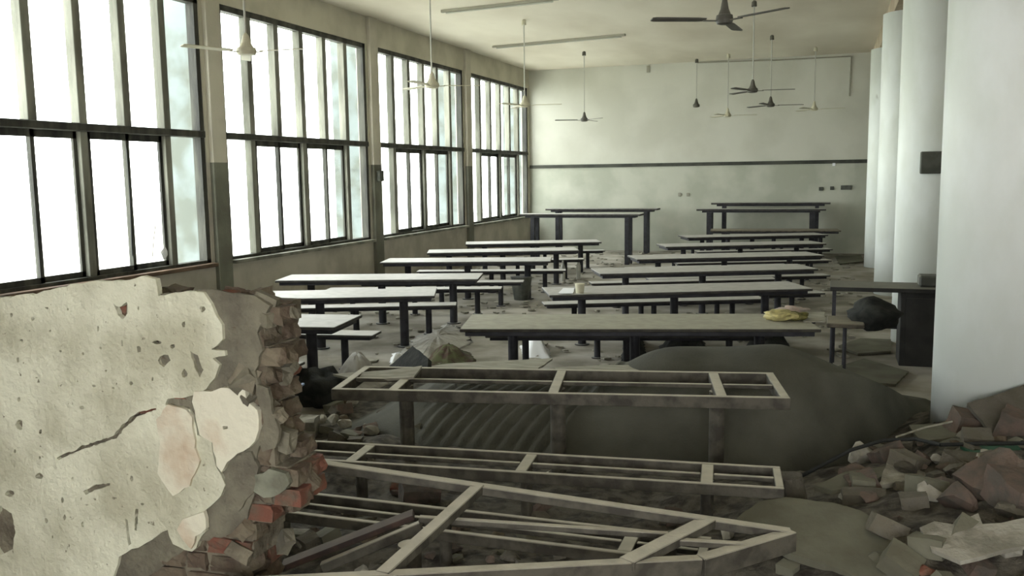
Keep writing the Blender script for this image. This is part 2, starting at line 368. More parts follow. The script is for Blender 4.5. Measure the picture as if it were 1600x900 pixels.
def skin(name, outer, holes, y, th, m, step=.03, jit=.006, seed=1):
    """plaster coat: ragged outline and holes through which the masonry shows"""
    lp = []
    for i, l in enumerate([outer] + holes):
        pts = [W(*p, y) for p in l]; pts = [Vector((p.x, p.z)) for p in pts]
        lp.append(ragged(pts, step if i == 0 else .012, jit if i == 0 else .003, seed+i))
    flat = [p for l in lp for p in l]; bm = bmesh.new()
    fr = [bm.verts.new((p.x, y, p.y)) for p in flat]; bk = [bm.verts.new((p.x, y+th, p.y)) for p in flat]
    for t in tessellate_polygon([[Vector((p.x, p.y, 0)) for p in l] for l in lp]):
        try: bm.faces.new([fr[i] for i in t])
        except ValueError: pass
    o = 0
    for l in lp:
        n = len(l)
        for i in range(n): bm.faces.new((fr[o+i], fr[o+(i+1) % n], bk[o+(i+1) % n], bk[o+i]))
        o += n
    return obj(name, bm, m, wb)
def blob(cx, cy, rx, ry, n=8, seed=0):
    r = random.Random(seed); return [(cx+rx*math.cos(i*2*PI/n)*r.uniform(.7, 1.2), cy+ry*math.sin(i*2*PI/n)*r.uniform(.7, 1.2)) for i in range(n)]
outer = [(-700, 500), (-40, 470), (0, 466), (60, 458), (110, 444), (140, 440), (200, 438), (222, 431), (243, 436), (247, 462), (290, 455), (318, 457), (330, 475), (337, 492), (347, 508), (348, 530), (338, 541), (330, 546), (351, 548), (352, 556), (332, 560), (343, 570), (336, 590), (322, 608), (300, 618), (285, 622), (262, 623), (258, 632), (295, 640), (303, 655), (308, 680), (330, 690), (338, 730), (352, 758), (345, 775), (330, 790), (318, 800), (322, 830), (300, 862), (270, 850), (262, 828), (235, 845), (205, 858), (186, 870), (176, 905), (160, 960), (-700, 1100)]
crack = [(88, 716), (104, 707), (118, 704), (126, 697), (158, 688), (178, 680), (192, 662), (214, 645), (244, 638), (244, 641), (216, 650), (196, 668), (182, 685), (160, 692), (130, 702), (106, 712), (92, 719)]
holes = [[(177, 474), (186, 480), (198, 472), (199, 490), (192, 499), (184, 492)], crack, blob(256, 563, 9, 10, seed=2), [(297, 548), (309, 555), (318, 578), (312, 590), (304, 574)],
         blob(217, 546, 4, 6, seed=3), blob(270, 541, 4, 4, seed=4), blob(316, 483, 5, 5, seed=6), blob(288, 584, 6, 7, seed=7), blob(62, 744, 7, 5, seed=8), blob(15, 771, 8, 6, seed=9),
         [(130, 768), (150, 757), (172, 755), (172, 759), (150, 765), (134, 773)], blob(245, 535, 8, 3, seed=11), blob(128, 637, 4, 3, seed=12), blob(30, 664, 6, 9, seed=13), [(0, 790), (18, 802), (24, 830), (20, 858), (0, 868), (-20, 840)],
         [(195, 810), (199, 812), (205, 850), (201, 852)], [(212, 795), (216, 795), (214, 830), (210, 828)]]
skin('plaster', outer, holes + pits(34, 4), YF-.022, .026, M['plaster'], seed=3)
skin('plaster', [(300, 628), (303, 612), (330, 612), (345, 606), (365, 610), (383, 605), (386, 628), (402, 641), (404, 672), (398, 690), (380, 705), (355, 722), (346, 738), (338, 728), (332, 692), (312, 680), (306, 655)], [blob(352, 668, 5, 3, seed=1)], YF-.030, .03, M['plaster2'], seed=20)
skin('plaster', [(262, 632), (290, 640), (300, 652), (304, 700), (312, 720), (296, 760), (270, 775), (246, 740), (250, 690), (244, 655)], [], YF-.034, .014, M['plaster2'], seed=30)
skin('plaster', [(285, 812), (300, 806), (318, 800), (322, 826), (305, 838), (298, 858), (284, 842), (276, 828)], [], YF-.034, .02, M['plaster2'], seed=34)
skin('undercoat', [(250, 460), (330, 452), (372, 458), (396, 478), (378, 520), (366, 560), (372, 600), (398, 604), (392, 640), (408, 650), (410, 690), (392, 735), (398, 770), (380, 830), (300, 850), (180, 940), (120, 900), (240, 700), (250, 600)], [], YF-.006, .012, M['render'], seed=40)
skin('undercoat', [(368, 458), (398, 462), (422, 478), (412, 500), (402, 520), (410, 548), (398, 580), (404, 600), (386, 604), (372, 590), (362, 560), (376, 520), (392, 480)], [], YF-.016, .02, M['render'], seed=50)
skin('undercoat', [(398, 742), (420, 733), (446, 740), (452, 756), (436, 772), (412, 778), (396, 768)], [], YF-.02, .024, M['mortarpale'], seed=52)
skin('undercoat', [(400, 600), (418, 606), (424, 640), (436, 672), (430, 700), (410, 706), (404, 690), (412, 660), (404, 630)], [], YF-.014, .018, M['render'], seed=54)
skin('undercoat', [(352, 742), (372, 712), (392, 706), (404, 730), (396, 770), (372, 800), (352, 800)], [], YF-.018, .02, M['render'], seed=56)
# ================================================================== TABLES AND BENCHES
def make_table(L, Wd, H, top='top', steel='darksteel', r=.055, name='dining_table', thick=.035, rail=.05, topless=False):
    t = thing(name, None, None)
    hz = H if topless else H-thick
    if not topless:
        bm = bmesh.new(); box(bm, (-L/2, -Wd/2, H-thick), (L/2, Wd/2, H), .006); obj('tabletop' if H > .6 else 'seat', bm, M[top], t)
    ins = 0 if topless else .05; wr = .045 if H > .6 else .035
    a, b = L/2-ins, Wd/2-ins; m = M[steel]
    for s in (-1, 1):
        bm = bmesh.new(); bar(bm, (-a, s*(b-wr/2), hz), (a, s*(b-wr/2), hz), wr, rail); obj('side_rail', bm, m, t)
    for s in (-1, 1):
        bm = bmesh.new(); bar(bm, (s*(a-wr*.7), -b+wr, hz-.001), (s*(a-wr*.7), b-wr, hz-.001), wr*1.4, rail); obj('end_rail', bm, m, t)
    for x in (-.36, 0, .36):
        bm = bmesh.new(); bar(bm, (x*L, -b+wr, hz-.002), (x*L, b-wr, hz-.002), .075, rail*.8); obj('cross_rail', bm, m, t)
        bm = bmesh.new(); cyl(bm, (x*L, 0, 0), (x*L, 0, hz-rail*.7), r, seg=18); lg = obj('leg', bm, m, t)
        bm = bmesh.new(); cyl(bm, (x*L, 0, 0), (x*L, 0, .015), r*1.8, seg=18); obj('foot_plate', bm, m, lg)
    if topless:
        for x0, x1 in ((-a+wr*1.4, -.36*L-.04), (-.36*L+.04, -.04), (.04, .36*L-.04), (.36*L+.04, a-wr*1.4)):
            bm = bmesh.new(); bar(bm, (x0, 0, hz-.004), (x1, 0, hz-.004), .03, .03); obj('middle_rail', bm, m, t)
    return t
def from_front(pl, pr, z, Wd, lim=.42):
    a = onz(*pl, z); b = onz(*pr, z); c = (a+b)/2; ang = math.atan2(b.y-a.y, b.x-a.x); ang = max(-lim, min(lim, ang))
    n = Vector((-math.sin(ang), math.cos(ang), 0)); c = c + n*(Wd/2); return Vector((c.x, c.y, 0)), ang, n
RIGHT = [((710, 514), (1292, 514)), ((840, 462), (1287, 450)), ((922, 430), (1290, 418)), ((990, 407), (1290, 397)), ((1030, 388), (1297, 378)), ((1065, 374), (1297, 364))]
ordn = ['first', 'second', 'third', 'fourth', 'fifth', 'sixth']
tR1 = make_table(3.62, 1.0, .75, 'topold'); proto = make_table(3.55, .86, .75); benchR = make_table(3.3, .33, .45, name='dining_bench', r=.04, thick=.03, rail=.04)
usedR = usedB = False
for i, (l, r_) in enumerate(RIGHT):
    c, ang, n = from_front(l, r_, .75, 1.0 if i == 0 else .86)
    if i == 0: t = tR1
    else: t = proto if not usedR else copy_tree(proto); usedR = True
    t.location = c; t.rotation_euler.z = ang
    tag(t, 'long pale-topped dining table of the right block, %s row behind the bare steel frames' % ordn[i], 'table', 'long dining tables of the right block')
    if i == 0: t['label'] = 'long grimy dining table with yellow plastic bag at its right end'
    if i == 5: t['label'] = 'long thin-looking dining table of the right block, last but one before the far wall'
    for s, wd in ((-1, 'in front of'), (1, 'behind')):
        if i == 0 and s < 0: continue
        b = benchR if not usedB else copy_tree(benchR); usedB = True
        b.location = c + n*s*.95 + Vector((-.05, 0, 0)); b.rotation_euler.z = ang
        tag(b, 'low bench %s the %s dining table of the right block' % (wd, ordn[i]), 'bench', 'benches of the right block')
t = make_table(3.3, .8, .78, 'topbrown', 'darksteel'); a = ony(1100, 357, 24.1); t.location = (-1.35, 25.0, 0); t.rotation_euler.z = .1
tag(t, 'brownish dusty dining table, last of the right block below the tall tables', 'table', 'long dining tables of the right block')
LEFT = [((440, 508), (494, 510)), ((440, 467), (679, 462)), ((472, 438), (747, 436)), ((587, 410), (860, 408)), ((675, 397), (905, 391)), ((745, 384), (940, 378))]
xe_ = [-5.0, -4.86, -4.86, -4.78, -4.85, -4.92]
lastb = []
protoL = make_table(3.15, .86, .75, r=.06); benchL = make_table(2.95, .34, .45, name='dining_bench', r=.045, thick=.03, rail=.04); first = True; fb = True
for i, (l, r_) in enumerate(LEFT):
    a = onz(*l, .75); b = onz(*r_, .75); ang = min(.38, math.atan2(b.y-a.y, b.x-a.x)) if i else .16
    d = Vector((math.cos(ang), math.sin(ang), 0)); n = Vector((-d.y, d.x, 0)); c = Vector((b.x + (.22 if i == 0 else 0), b.y, 0)) - d*3.15/2 + n*.43
    t = protoL if first else copy_tree(protoL); first = False
    t.location = c; t.rotation_euler.z = ang
    tag(t, 'long white-topped dining table of the left block, %s row from the camera' % ordn[i], 'table', 'long dining tables of the left block')
    for s, wd in ((-1, 'in front of'), (1, 'behind')):
        q_ = c + n*s*.93 + d*(.36*s if ang > .2 else .1*s)
        if any((q_-u).length < .75 for u in lastb): continue
        lastb.append(q_)
        b_ = benchL if fb else copy_tree(benchL); fb = False
        b_.location = q_; b_.rotation_euler.z = ang
        tag(b_, 'low bench %s the %s dining table of the left block' % (wd, ordn[i]), 'bench', 'benches of the left block')
# tall serving tables at the far end
def tall(label, pl, pr, y, Wd, leg, H=None, ang=0):
    a = ony(*pl, y); b = ony(*pr, y); H = H or (a.z+b.z)/2; L = b.x-a.x; t = thing('serving_table', label, 'table', ((a.x+b.x)/2, y+Wd/2, 0), ang, 'tall tables at the far end')
    bm = bmesh.new(); box(bm, (-L/2, -Wd/2, H-.05), (L/2, Wd/2, H), .006); obj('tabletop', bm, M['top'], t)
    bm = bmesh.new(); box(bm, (-L/2+.15, -Wd/2+.06, H-.1), (L/2-.15, Wd/2-.06, H-.05)); obj('frame', bm, M['darksteel'], t)
    for sx in (-1, 1):
        for sy in (-1, 1):
            x, yy = sx*(L/2-.35), sy*(Wd/2-.1); bm = bmesh.new(); box(bm, (x-leg, yy-leg, 0), (x+leg, yy+leg, H-.1)); obj('leg', bm, M['darksteel'], t)
tall('tall dark-legged table by the last window, the nearer of two', (811, 338), (1000, 331), 22.6, .55, .055)
tall('tall table by the left end of the far wall, behind a similar one', (852, 329), (1027, 323), 25.9, .5, .055)
tall('tall table near the far wall on the right, lower and nearer one', (1088, 331), (1291, 322), 25.55, .45, .07)
tall('tall table against the far wall on the right, upper one behind', (1111, 322), (1298, 311), 26.25, .4, .05)
# bare steel frames in front
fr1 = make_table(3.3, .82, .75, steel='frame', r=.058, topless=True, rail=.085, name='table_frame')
c, ang, n = from_front((520, 608), (1232, 622), .75, .82); fr1.location = c; fr1.rotation_euler.z = ang
tag(fr1, 'bare steel dining table frame standing upright without its top, before the grey mound', 'table frame')
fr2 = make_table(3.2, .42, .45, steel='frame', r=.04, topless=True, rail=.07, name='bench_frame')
c, ang, n = from_front((455, 716), (1215, 763), .45, .42); fr2.location = c; fr2.rotation_euler.z = ang
tag(fr2, 'bare steel bench frame right in front of the upright table frame', 'bench frame')
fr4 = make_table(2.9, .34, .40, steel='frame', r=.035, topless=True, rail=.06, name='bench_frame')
c, ang, n = from_front((467, 803), (1000, 868), .40, .34); fr4.location = c + Vector((-.15, 0, 0)); fr4.rotation_euler.z = ang
tag(fr4, 'low steel bench frame lying under the slanting toppled frame', 'bench frame')
# toppled table frame lying across the benches
tf = thing('table_frame', 'toppled steel table frame slanting across the bottom of the picture', 'table frame', (0, 0, 0))
A, B = onz(440, 712, .86), onz(1237, 828, .53); Cc, Dd = onz(1094, 870, .53), onz(330, 908, .74)
def seg(p, q, x):
    """point of the rail p-q that the photograph shows at column x"""
    lo_, hi_ = 0., 1.
    def col(v): d = v-EYE; return 800 + F_PX*d.dot(_r)/d.dot(_f)
    for _ in range(40):
        m_ = (lo_+hi_)/2
        if (col(p + (q-p)*m_) < x) == (col(q) > col(p)): lo_ = m_
        else: hi_ = m_
    return p + (q-p)*lo_
UPZ = Vector((0, 0, .003))
X2 = seg(A, B, 1108); Y2 = seg(Dd, Cc, 978)
K = [('side_rail', A, B, .065, .045), ('side_rail', Dd, Cc, .06, .11), ('end_rail', B, Cc, .07, .10),
     ('cross_rail', seg(A, B, 1108)+UPZ, seg(Dd, Cc, 978)+UPZ, .085, .045), ('cross_rail', seg(A, B, 748)+UPZ, seg(Dd, Cc, 596)+UPZ, .065, .045),
     ('middle_rail', onz(655, 806, .64), onz(1045, 832, .55), .035, .03), ('middle_rail', (X2+Y2)/2, (B+Cc)/2, .04, .03)]
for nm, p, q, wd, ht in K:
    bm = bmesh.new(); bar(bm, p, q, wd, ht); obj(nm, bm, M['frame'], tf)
for (px, py, z) in ((640, 850, .6), (1040, 838, .5)):
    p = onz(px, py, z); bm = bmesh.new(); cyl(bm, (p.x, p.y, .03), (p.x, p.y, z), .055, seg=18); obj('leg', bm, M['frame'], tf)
t = thing('steel_channel', 'dark rusty steel channel leaning down to the left under the toppled frame', 'steel bar')
p, q = onz(645, 800, .58), onz(440, 880, .34)
bm = bmesh.new(); bar(bm, p, q, .10, .03); obj('web', bm, M['rust'], t)
p2_, q2_ = onz(655, 815, .57), onz(500, 880, .36)
bm = bmesh.new(); bar(bm, p2_, q2_, .045, .05); tag(obj('steel_bar', bm, M['frame']), 'pale flat steel bar beside the dark rusty channel', 'steel bar')
# ================================================================== MOUND UNDER TARPAULIN
def front_y(x):
    P = [(-4.4, 7.3), (-3.9, 7.0), (-3.2, 6.72), (-2, 6.62), (-1, 6.75), (-.2, 6.98), (.2, 7.4), (.55, 8.0), (.86, 8.75), (1.1, 9.3)]
    for (a, b), (c_, d_) in zip(P, P[1:]):
        if x <= c_: return b + (d_-b)*(x-a)/(c_-a)
    return P[-1][1]
def mound_z(x, y):
    d = y - front_y(x)
    if d < 0: return 0
    dome = .80*math.exp(-((abs(x+.36)/1.05)**2 if x < -.36 else (abs(x+.36)/.98)**1.45)*.66 - (((y-8.0)/.95)**2)*.55)
    left = .40*(1-math.exp(-d/.45))*(1/(1+math.exp((x+1.9)/.18)))*max(0, min(1, (x+4.2)/.7))*max(0, 1-max(0, y-8.1)/.7)
    mid = .34*math.exp(-((x+1.45)/.5)**2)*(1-math.exp(-d/.4))*math.exp(-((y-7.8)/.7)**2)
    z = max(dome*min(1, d/.5), 0) + left*(1-min(1, dome)) + mid
    rib = 0
    if x < -1.95: rib = .016*math.sin(2*PI*(x - (y-7)*.28)/.135)*min(1, d/.15)*max(0, min(1, (x+3.45)/.3))
    fold = .05*math.exp(-((x+1.88+.12*math.sin(y*3))/.05)**2)*min(1, d/.2)
    return max(0, z + rib + fold + .02*noise.noise(Vector((x*2, y*2, 0)))*min(1, d*3))
bm = bmesh.new(); nx, ny = 210, 70; grid = []
for j in range(ny+1):
    row = []
    for i in range(nx+1):
        x = -4.2 + 5.3*i/nx; y = front_y(x) + (9.45-front_y(x))*(j/ny)**1.15
        row.append(bm.verts.new((x, y, mound_z(x, y) + .006)))
    grid.append(row)
for j in range(ny):
    for i in range(nx): bm.faces.new((grid[j][i], grid[j][i+1], grid[j+1][i+1], grid[j+1][i]))
tag(obj('covered_mound', bm, M['sheet'], smooth=True), 'large grey dust-covered sheet over a mound, ribbed at its left', 'tarpaulin')
# ================================================================== RUBBLE
def bump(x, y, cx, cy, rx, ry, h): return h*math.exp(-((x-cx)/rx)**2 - ((y-cy)/ry)**2)
def rub_z(x, y):
    z = bump(x, y, 1.3, 6.0, 1.3, 1.9, .40) + bump(x, y, .35, 4.9, .9, .8, .16) + bump(x, y, 2.0, 7.9, 1.1, .9, .3) + bump(x, y, -2.2, 4.5, 1.6, .8, .10) + bump(x, y, -3.6, 6.0, .6, .9, .12)
    z += bump(x, y, 2.4, 4.2, 1.0, 1.3, .2)
    return z + .05*noise.noise(Vector((x*3, y*3, 0))) + .02*noise.noise(Vector((x*11, y*11, 4)))
bm = bmesh.new(); nx, ny = 150, 110; grid = []
for j in range(ny+1):
    grid.append([])
    for i in range(nx+1):
        x = -4.6 + 8.8*i/nx; y = 3.3 + 6.0*j/ny
        e = min(1, (x+4.6)/.5, (4.2-x)/.5, (y-3.3)/.3+.4, (9.3-y)/.5)
        if x < .9 and y > 6.7: e = min(e, max(0, 1-(y-6.7)/.4)) if x < .4 else e*max(0, min(1, (x-.3)/.6))
        grid[-1].append(bm.verts.new((x, y, max(.004, (rub_z(x, y)+.035)*max(0, e)))))
for j in range(ny):
    for i in range(nx):
        if math.hypot(grid[j][i].co.x+.03-COLX, grid[j][i].co.y+.03-8.07) > COLR-.05: bm.faces.new((grid[j][i], grid[j][i+1], grid[j+1][i+1], grid[j+1][i]))
o = obj('rubble_dirt', bm, M['dirt'], kind='stuff', smooth=True); tag(o, 'dark dirt and fine debris spread over the floor in the foreground', 'debris')
def seat_z(x, y): return rub_z(x, y)
# named pieces
plate('concrete_slab', [onz(x, y, z) for x, y, z in [(1150, 812, .34), (1185, 784, .38), (1228, 777, .40), (1300, 783, .42), (1345, 798, .41), (1392, 828, .39), (1442, 862, .37), (1420, 892, .34), (1350, 905, .31), (1290, 880, .32), (1230, 862, .32)]], .045, M['slab'], 'large smooth grey panel lying flat right of the toppled frame', 'slab', seed=1)
plate('concrete_slab', [onz(x, y, z) for x, y, z in [(1190, 862, .16), (1290, 872, .2), (1330, 905, .16), (1300, 960, .14), (1180, 950, .12)]], .04, M['slab'], 'grey panel at the bottom edge under the large smooth panel', 'slab', seed=2)
plate('concrete_slab', [onz(x, y, z) for x, y, z in [(1392, 706, .36), (1470, 714, .36), (1472, 735, .34), (1430, 748, .33), (1372, 760, .31), (1380, 735, .34)]], .05, M['concretelight'], 'thick pale slab fragment in the middle of the right rubble', 'slab', seed=3)
plate('concrete_slab', [onz(x, y, z) for x, y, z in [(1272, 757, .30), (1320, 738, .32), (1384, 729, .34), (1380, 742, .33), (1350, 760, .30), (1300, 768, .28)]], .035, M['slab'], 'flat grey fragment below the round chunk at the mound foot', 'slab', seed=4)
plate('plaster_sheet', [onz(x, y, z) for x, y, z in [(1437, 832, .46), (1460, 822, .48), (1492, 820, .51), (1528, 787, .60), (1535, 812, .55), (1565, 816, .54), (1640, 808, .56), (1650, 850, .50), (1560, 858, .49), (1500, 872, .46), (1455, 858, .45)]], .025, M['concretelight'], 'jagged white plaster sheet at the bottom right corner', 'plaster', seed=5)
plate('concrete_slab', [(1.0, 7.45, .42), (1.22, 7.42, .62), (1.62, 7.5, .86), (2.1, 7.7, .72), (2.35, 7.5, .45), (1.7, 7.1, .42), (1.2, 7.1, .40)], .05, M['concrete'], 'dark grey slab leaning against the foot of the nearest column', 'slab', seed=6)
plate('concrete_slab', [onz(x, y, z) for x, y, z in [(1420, 664, .32), (1500, 660, .36), (1505, 680, .34), (1440, 690, .30)]], .03, M['slab'], 'thin grey fragment on the rubble left of the pink bricks', 'slab', seed=8)
def piece(px, py, size, m, label, cat='rubble chunk', boxy=False, rot=(0, 0, 0), z=None, name='rubble_chunk', sd=0, group=None):
    p = onz(px, py, .35)
    for _ in range(4): zz = (z if z is not None else seat_z(p.x, p.y)) ; p = onz(px, py, zz + size[2]*.32)
    me = chunk_mesh(name, size, M[m], sd or int(px+py), .10, boxy)
    o = put(name, me, (p.x, p.y, zz + size[2]*.36), rot); return tag(o, label, cat, group)
piece(1345, 712, (.22, .2, .2), 'concretelight', 'rounded pale chunk at the right foot of the grey mound', sd=3)
piece(1495, 785, (.23, .2, .22), 'brickpink', 'white and pink lump above the jagged white plaster sheet', sd=5)
piece(1452, 775, (.18, .16, .17), 'concretelight', 'grey lump left of the white and pink lump', sd=6)
piece(1556, 755, (.34, .26, .2), 'brickpink', 'large brown broken brick block at the right edge', 'brick', True, (.1, -.45, .5), name='broken_brick')
piece(1606, 778, (.34, .3, .2), 'brickpink', 'brown-grey block cut off by the right edge', 'rubble chunk', True, (.2, .1, .4))
piece(1512, 728, (.26, .17, .12), 'concrete', 'flat grey block under the dark curved rod', 'rubble chunk', True, (.1, .1, .3))
piece(1510, 664, (.22, .16, .18), 'brickpink', 'pink broken brick standing on end beside the white flake', 'brick', True, (.3, .2, .4), name='broken_brick')
piece(1590, 668, (.24, .18, .2), 'brickpink', 'pink brick at the right edge under the leaning slab', 'brick', True, (.1, .3, -.3), name='broken_brick')
piece(1552, 650, (.2, .14, .1), 'concretelight', 'pale flake between two pink bricks', 'rubble chunk', True, (.5, .2, .2))
piece(1567, 665, (.05, .07, .2), 'concretelight', 'narrow white upright flake between the pink bricks', 'rubble chunk', True, (.1, .25, .2))
piece(1350, 782, (.26, .12, .11), 'concrete', 'long grey chunk behind the large smooth panel', 'rubble chunk', True, (.1, 0, .1))
piece(1320, 780, (.1, .1, .1), 'concretelight', 'small pale chunk behind the large smooth panel', sd=9)
piece(1205, 780, (.16, .12, .1), 'concretelight', 'pale crumbly lump at the right end of the bench frame', sd=12)
piece(1400, 815, (.14, .1, .06), 'brickpink', 'reddish splinter beside the right edge of the smooth panel', sd=15)
piece(1445, 895, (.12, .1, .07), 'brickred', 'small round red fragment at the bottom edge', sd=16)
piece(1385, 875, (.2, .16, .08), 'slab', 'flat stone fragment on the lower corner of the smooth panel', sd=19)
bm = bmesh.new(); p = onz(1240, 775, .26); cyl(bm, (0, 0, -.1), (0, 0, .14), .085, .07, 20); o = obj('pipe_stub', bm, M['concrete'], smooth=False); o.location = (p.x, p.y, .26); o.rotation_euler = (.1, -.15, 0)
tag(o, 'short round greenish-grey stub standing right of the bench frame', 'pipe')
bm = bmesh.new(); tube(bm, [onz(x, y, z) for x, y, z in [(1250, 745, .16), (1330, 703, .32), (1380, 688, .38), (1430, 686, .40), (1470, 695, .42), (1540, 693, .45), (1640, 692, .45)]], .014, 8)
tag(obj('metal_rod', bm, M['blackrod']), 'long dark curved rod lying across the right rubble', 'rod')
bm = bmesh.new(); tube(bm, [onz(x, y, z) for x, y, z in [(1400, 683, .36), (1445, 668, .38), (1500, 656, .42)]], .008, 6)
tag(obj('metal_rod', bm, M['board']), 'short thin pale rod pointing at the pink bricks', 'rod')
plate('plastic_scrap', [onz(x, y, .42) for x, y in [(1500, 697), (1590, 696), (1600, 706), (1520, 708)]], .02, M['green'], 'dark green plastic scrap under the curved rod', 'plastic', seed=9)
# left foreground debris
piece(478, 672, (.2, .18, .2), 'concretelight', 'pale square block left of the first table frame post', 'rubble chunk', True, (.1, 0, .3), z=.05)
piece(462, 690, (.3, .2, .1), 'concrete', 'grey flat block beside the broken wall end', 'rubble chunk', True, (.3, .2, .5), z=.05)
piece(465, 845, (.12, .1, .11), 'concretelight', 'pale block on the ground at the foot of the broken wall', 'rubble chunk', True, (0, .1, .3), z=.08)
piece(655, 775, (.26, .2, .16), 'brickpink', 'reddish broken brick under the toppled frame', 'brick', True, (.2, .1, .6), z=.05, name='broken_brick')
piece(625, 765, (.2, .16, .18), 'brickred', 'dark red lump beside the reddish brick under the toppled frame', 'rubble chunk', sd=31, z=.03)
piece(850, 790, (.16, .05, .06), 'brickpink', 'small reddish stick-like shard behind the toppled frame', 'brick', True, (.3, -.6, .5), z=.12, name='broken_brick')
o = piece(505, 612, (.5, .45, .42), 'darkcloth', 'dark bulging sack at the left end of the upright frame', 'sack', z=0, name='sack', sd=41); o.data = soft_mesh('sack', (.55, .5, .5), M['darkcloth'], 41)
plate('board', [onz(x, y, z) for x, y, z in [(520, 585, .72), (596, 577, .78), (660, 574, .80), (646, 587, .78), (560, 594, .72)]], .02, M['board'], 'pale board lying on the left end of the upright table frame', 'board', seed=11)
plate('board', [onz(x, y, .60) for x, y in [(645, 575), (700, 568), (790, 563), (864, 560), (840, 576), (760, 577)]], .02, M['board'], 'pale board behind the middle of the upright table frame', 'board', seed=12)
plate('board', [onz(x, y, .62) for x, y in [(865, 574), (950, 570), (1046, 571), (1020, 584), (880, 586)]], .02, M['board'], 'pale board behind the frame, left of the mound top', 'board', seed=13)
plate('board', [onz(x, y, z) for x, y, z in [(580, 585, .46), (652, 546, .70), (664, 556, .72), (668, 578, .62), (640, 590, .5)]], .05, M['darkcloth'], 'dark tilted wedge-shaped board behind the upright frame', 'board', seed=14)
def cloth(name, pts, zc, m, label, cat, h=.1, sd=0):
    """crumpled cloth or paper: outline on the ground, puckered middle"""
    P = [Vector((p.x, p.y, 0)) for p in pts]; c = sum(P, Vector())/len(P); P = ragged(P, .05, .015, sd); bm = bmesh.new(); rings = []
    for k in range(7):
        s = 1-k/6.5; rings.append([bm.verts.new(((c.x+(p.x-c.x)*s), (c.y+(p.y-c.y)*s), zc + max(0, h*(.5-.5*math.cos(min(1, k/6)*PI))*(1+.25*noise.noise(Vector((p.x*3+k*.2, p.y*3, sd)))) + .012*noise.noise(Vector((p.x*9, k*.5, sd)))))) for p in P])
    for a, b in zip(rings, rings[1:]):
        for i in range(len(P)): bm.faces.new((a[i], a[(i+1) % len(P)], b[(i+1) % len(P)], b[i]))
    bm.faces.new(rings[-1]); bm.faces.new(rings[0][::-1])
    return tag(obj(name, bm, m, smooth=True), label, cat)
cloth('cloth_heap', [onz(x, y, .12) for x, y in [(500, 592), (535, 560), (560, 553), (590, 566), (610, 585), (560, 600)]], 0, M['palecloth'], 'pale peaked cloth heap left of the dark wedge', 'cloth', .28, 2)
cloth('cloth_heap', [onz(x, y, .05) for x, y in [(610, 560), (650, 520), (700, 500), (728, 510), (740, 530), (700, 550), (640, 572)]], 0, M['palecloth'], 'wide grey sheet crumpled on the aisle floor', 'cloth', .12, 3)
cloth('cloth_heap', [onz(x, y, .05) for x, y in [(660, 570), (665, 545), (700, 535), (735, 545), (745, 560), (700, 572)]], 0, M['leaf'], 'olive and dark red cloth behind the pale board', 'cloth', .16, 4)
cloth('paper', [onz(x, y, .1) for x, y in [(608, 560), (612, 543), (625, 540), (632, 548), (620, 556)]], .02, M['paper'], 'bright white scrap of paper behind the dark wedge', 'paper', .05, 5)
cloth('cloth_heap', [onz(x, y, .05) for x, y in [(820, 558), (812, 535), (835, 527), (858, 540), (862, 556)]], 0, M['paper'], 'white cloth hanging by the left leg of the grimy table', 'cloth', .22, 6)
cloth('sack', [onz(x, y, .05) for x, y in [(1028, 558), (1030, 535), (1060, 522), (1100, 528), (1125, 560)]], 0, M['darkcloth'], 'dark sack under the middle of the grimy table', 'sack', .36, 7)
cloth('sack', [onz(x, y, .05) for x, y in [(970, 560), (975, 528), (1005, 525), (1012, 560)]], 0, M['darkcloth'], 'narrow dark bundle under the grimy table, left of the dark sack', 'sack', .4, 8)
cloth('sack', [onz(x, y, .05) for x, y in [(1150, 545), (1180, 528), (1230, 530), (1250, 552), (1200, 560)]], 0, M['darkcloth'], 'dark bundle under the right end of the grimy table', 'sack', .36, 9)
plate('plastic_scrap', [onz(x, y, z) for x, y, z in [(428, 604, .3), (436, 602, .3), (438, 625, .2), (430, 628, .2)]], .01, M['paper'], 'bright white shard beside the broken wall end', 'plastic', seed=21)
bm = bmesh.new(); bar(bm, onz(474, 598, .42), onz(436, 626, .34), .03, .02); tag(obj('plastic_strip', bm, M['blue']), 'pale blue strip leaning by the broken wall end', 'plastic')
cloth('paper', [onz(x, y, .03) for x, y in [(432, 640), (440, 606), (475, 585), (515, 580), (510, 600), (470, 635)]], .0, M['palecloth'], 'pale bluish sheets on the floor beside the broken wall end', 'paper', .06, 14)
# things on the tables
# crumbs of mortar stuck on the broken end
rnd = random.Random(9); lm = [chunk_mesh('mortar_lump', (1, 1, 1), M[m], 90+i, .12, True, 1) for i, m in enumerate(('render', 'mortar', 'brickgrey'))]
for i in range(16):
    z = rnd.uniform(.75, 1.82); xe = xend(z); x = xe - min(.11, abs(rnd.gauss(0, .10))) + .01; sz = rnd.uniform(.04, .11)
    put('mortar_lump', rnd.choice(lm), (x, YF + (rnd.uniform(-.008, .01) if x < xe-.05 else rnd.uniform(0, .2)), z), (rnd.uniform(-.6, .6), rnd.uniform(-.9, .9), rnd.uniform(-.4, .4)), (sz, .05, sz*rnd.uniform(.5, .9)), wb)
def lump(name, px, py, z, size, m, label, cat, sd):
    p = onz(px, py, z); me = soft_mesh(name, size, m, sd, .3); return tag(put(name, me, (p.x, p.y, z+size[2]*.42)), label, cat)
lump('plastic_bag', 1218, 500, .75, (.34, .3, .12), M['yellow'], 'crumpled yellow plastic bag on the grimy table', 'bag', 51)
lump('plastic_bag', 1245, 500, .75, (.22, .2, .1), M['olive'], 'small olive bag right of the yellow bag', 'bag', 52)
lump('cloth', 1240, 488, .75, (.3, .22, .07), M['pink'], 'faded pink rag behind the yellow bag', 'cloth', 53)
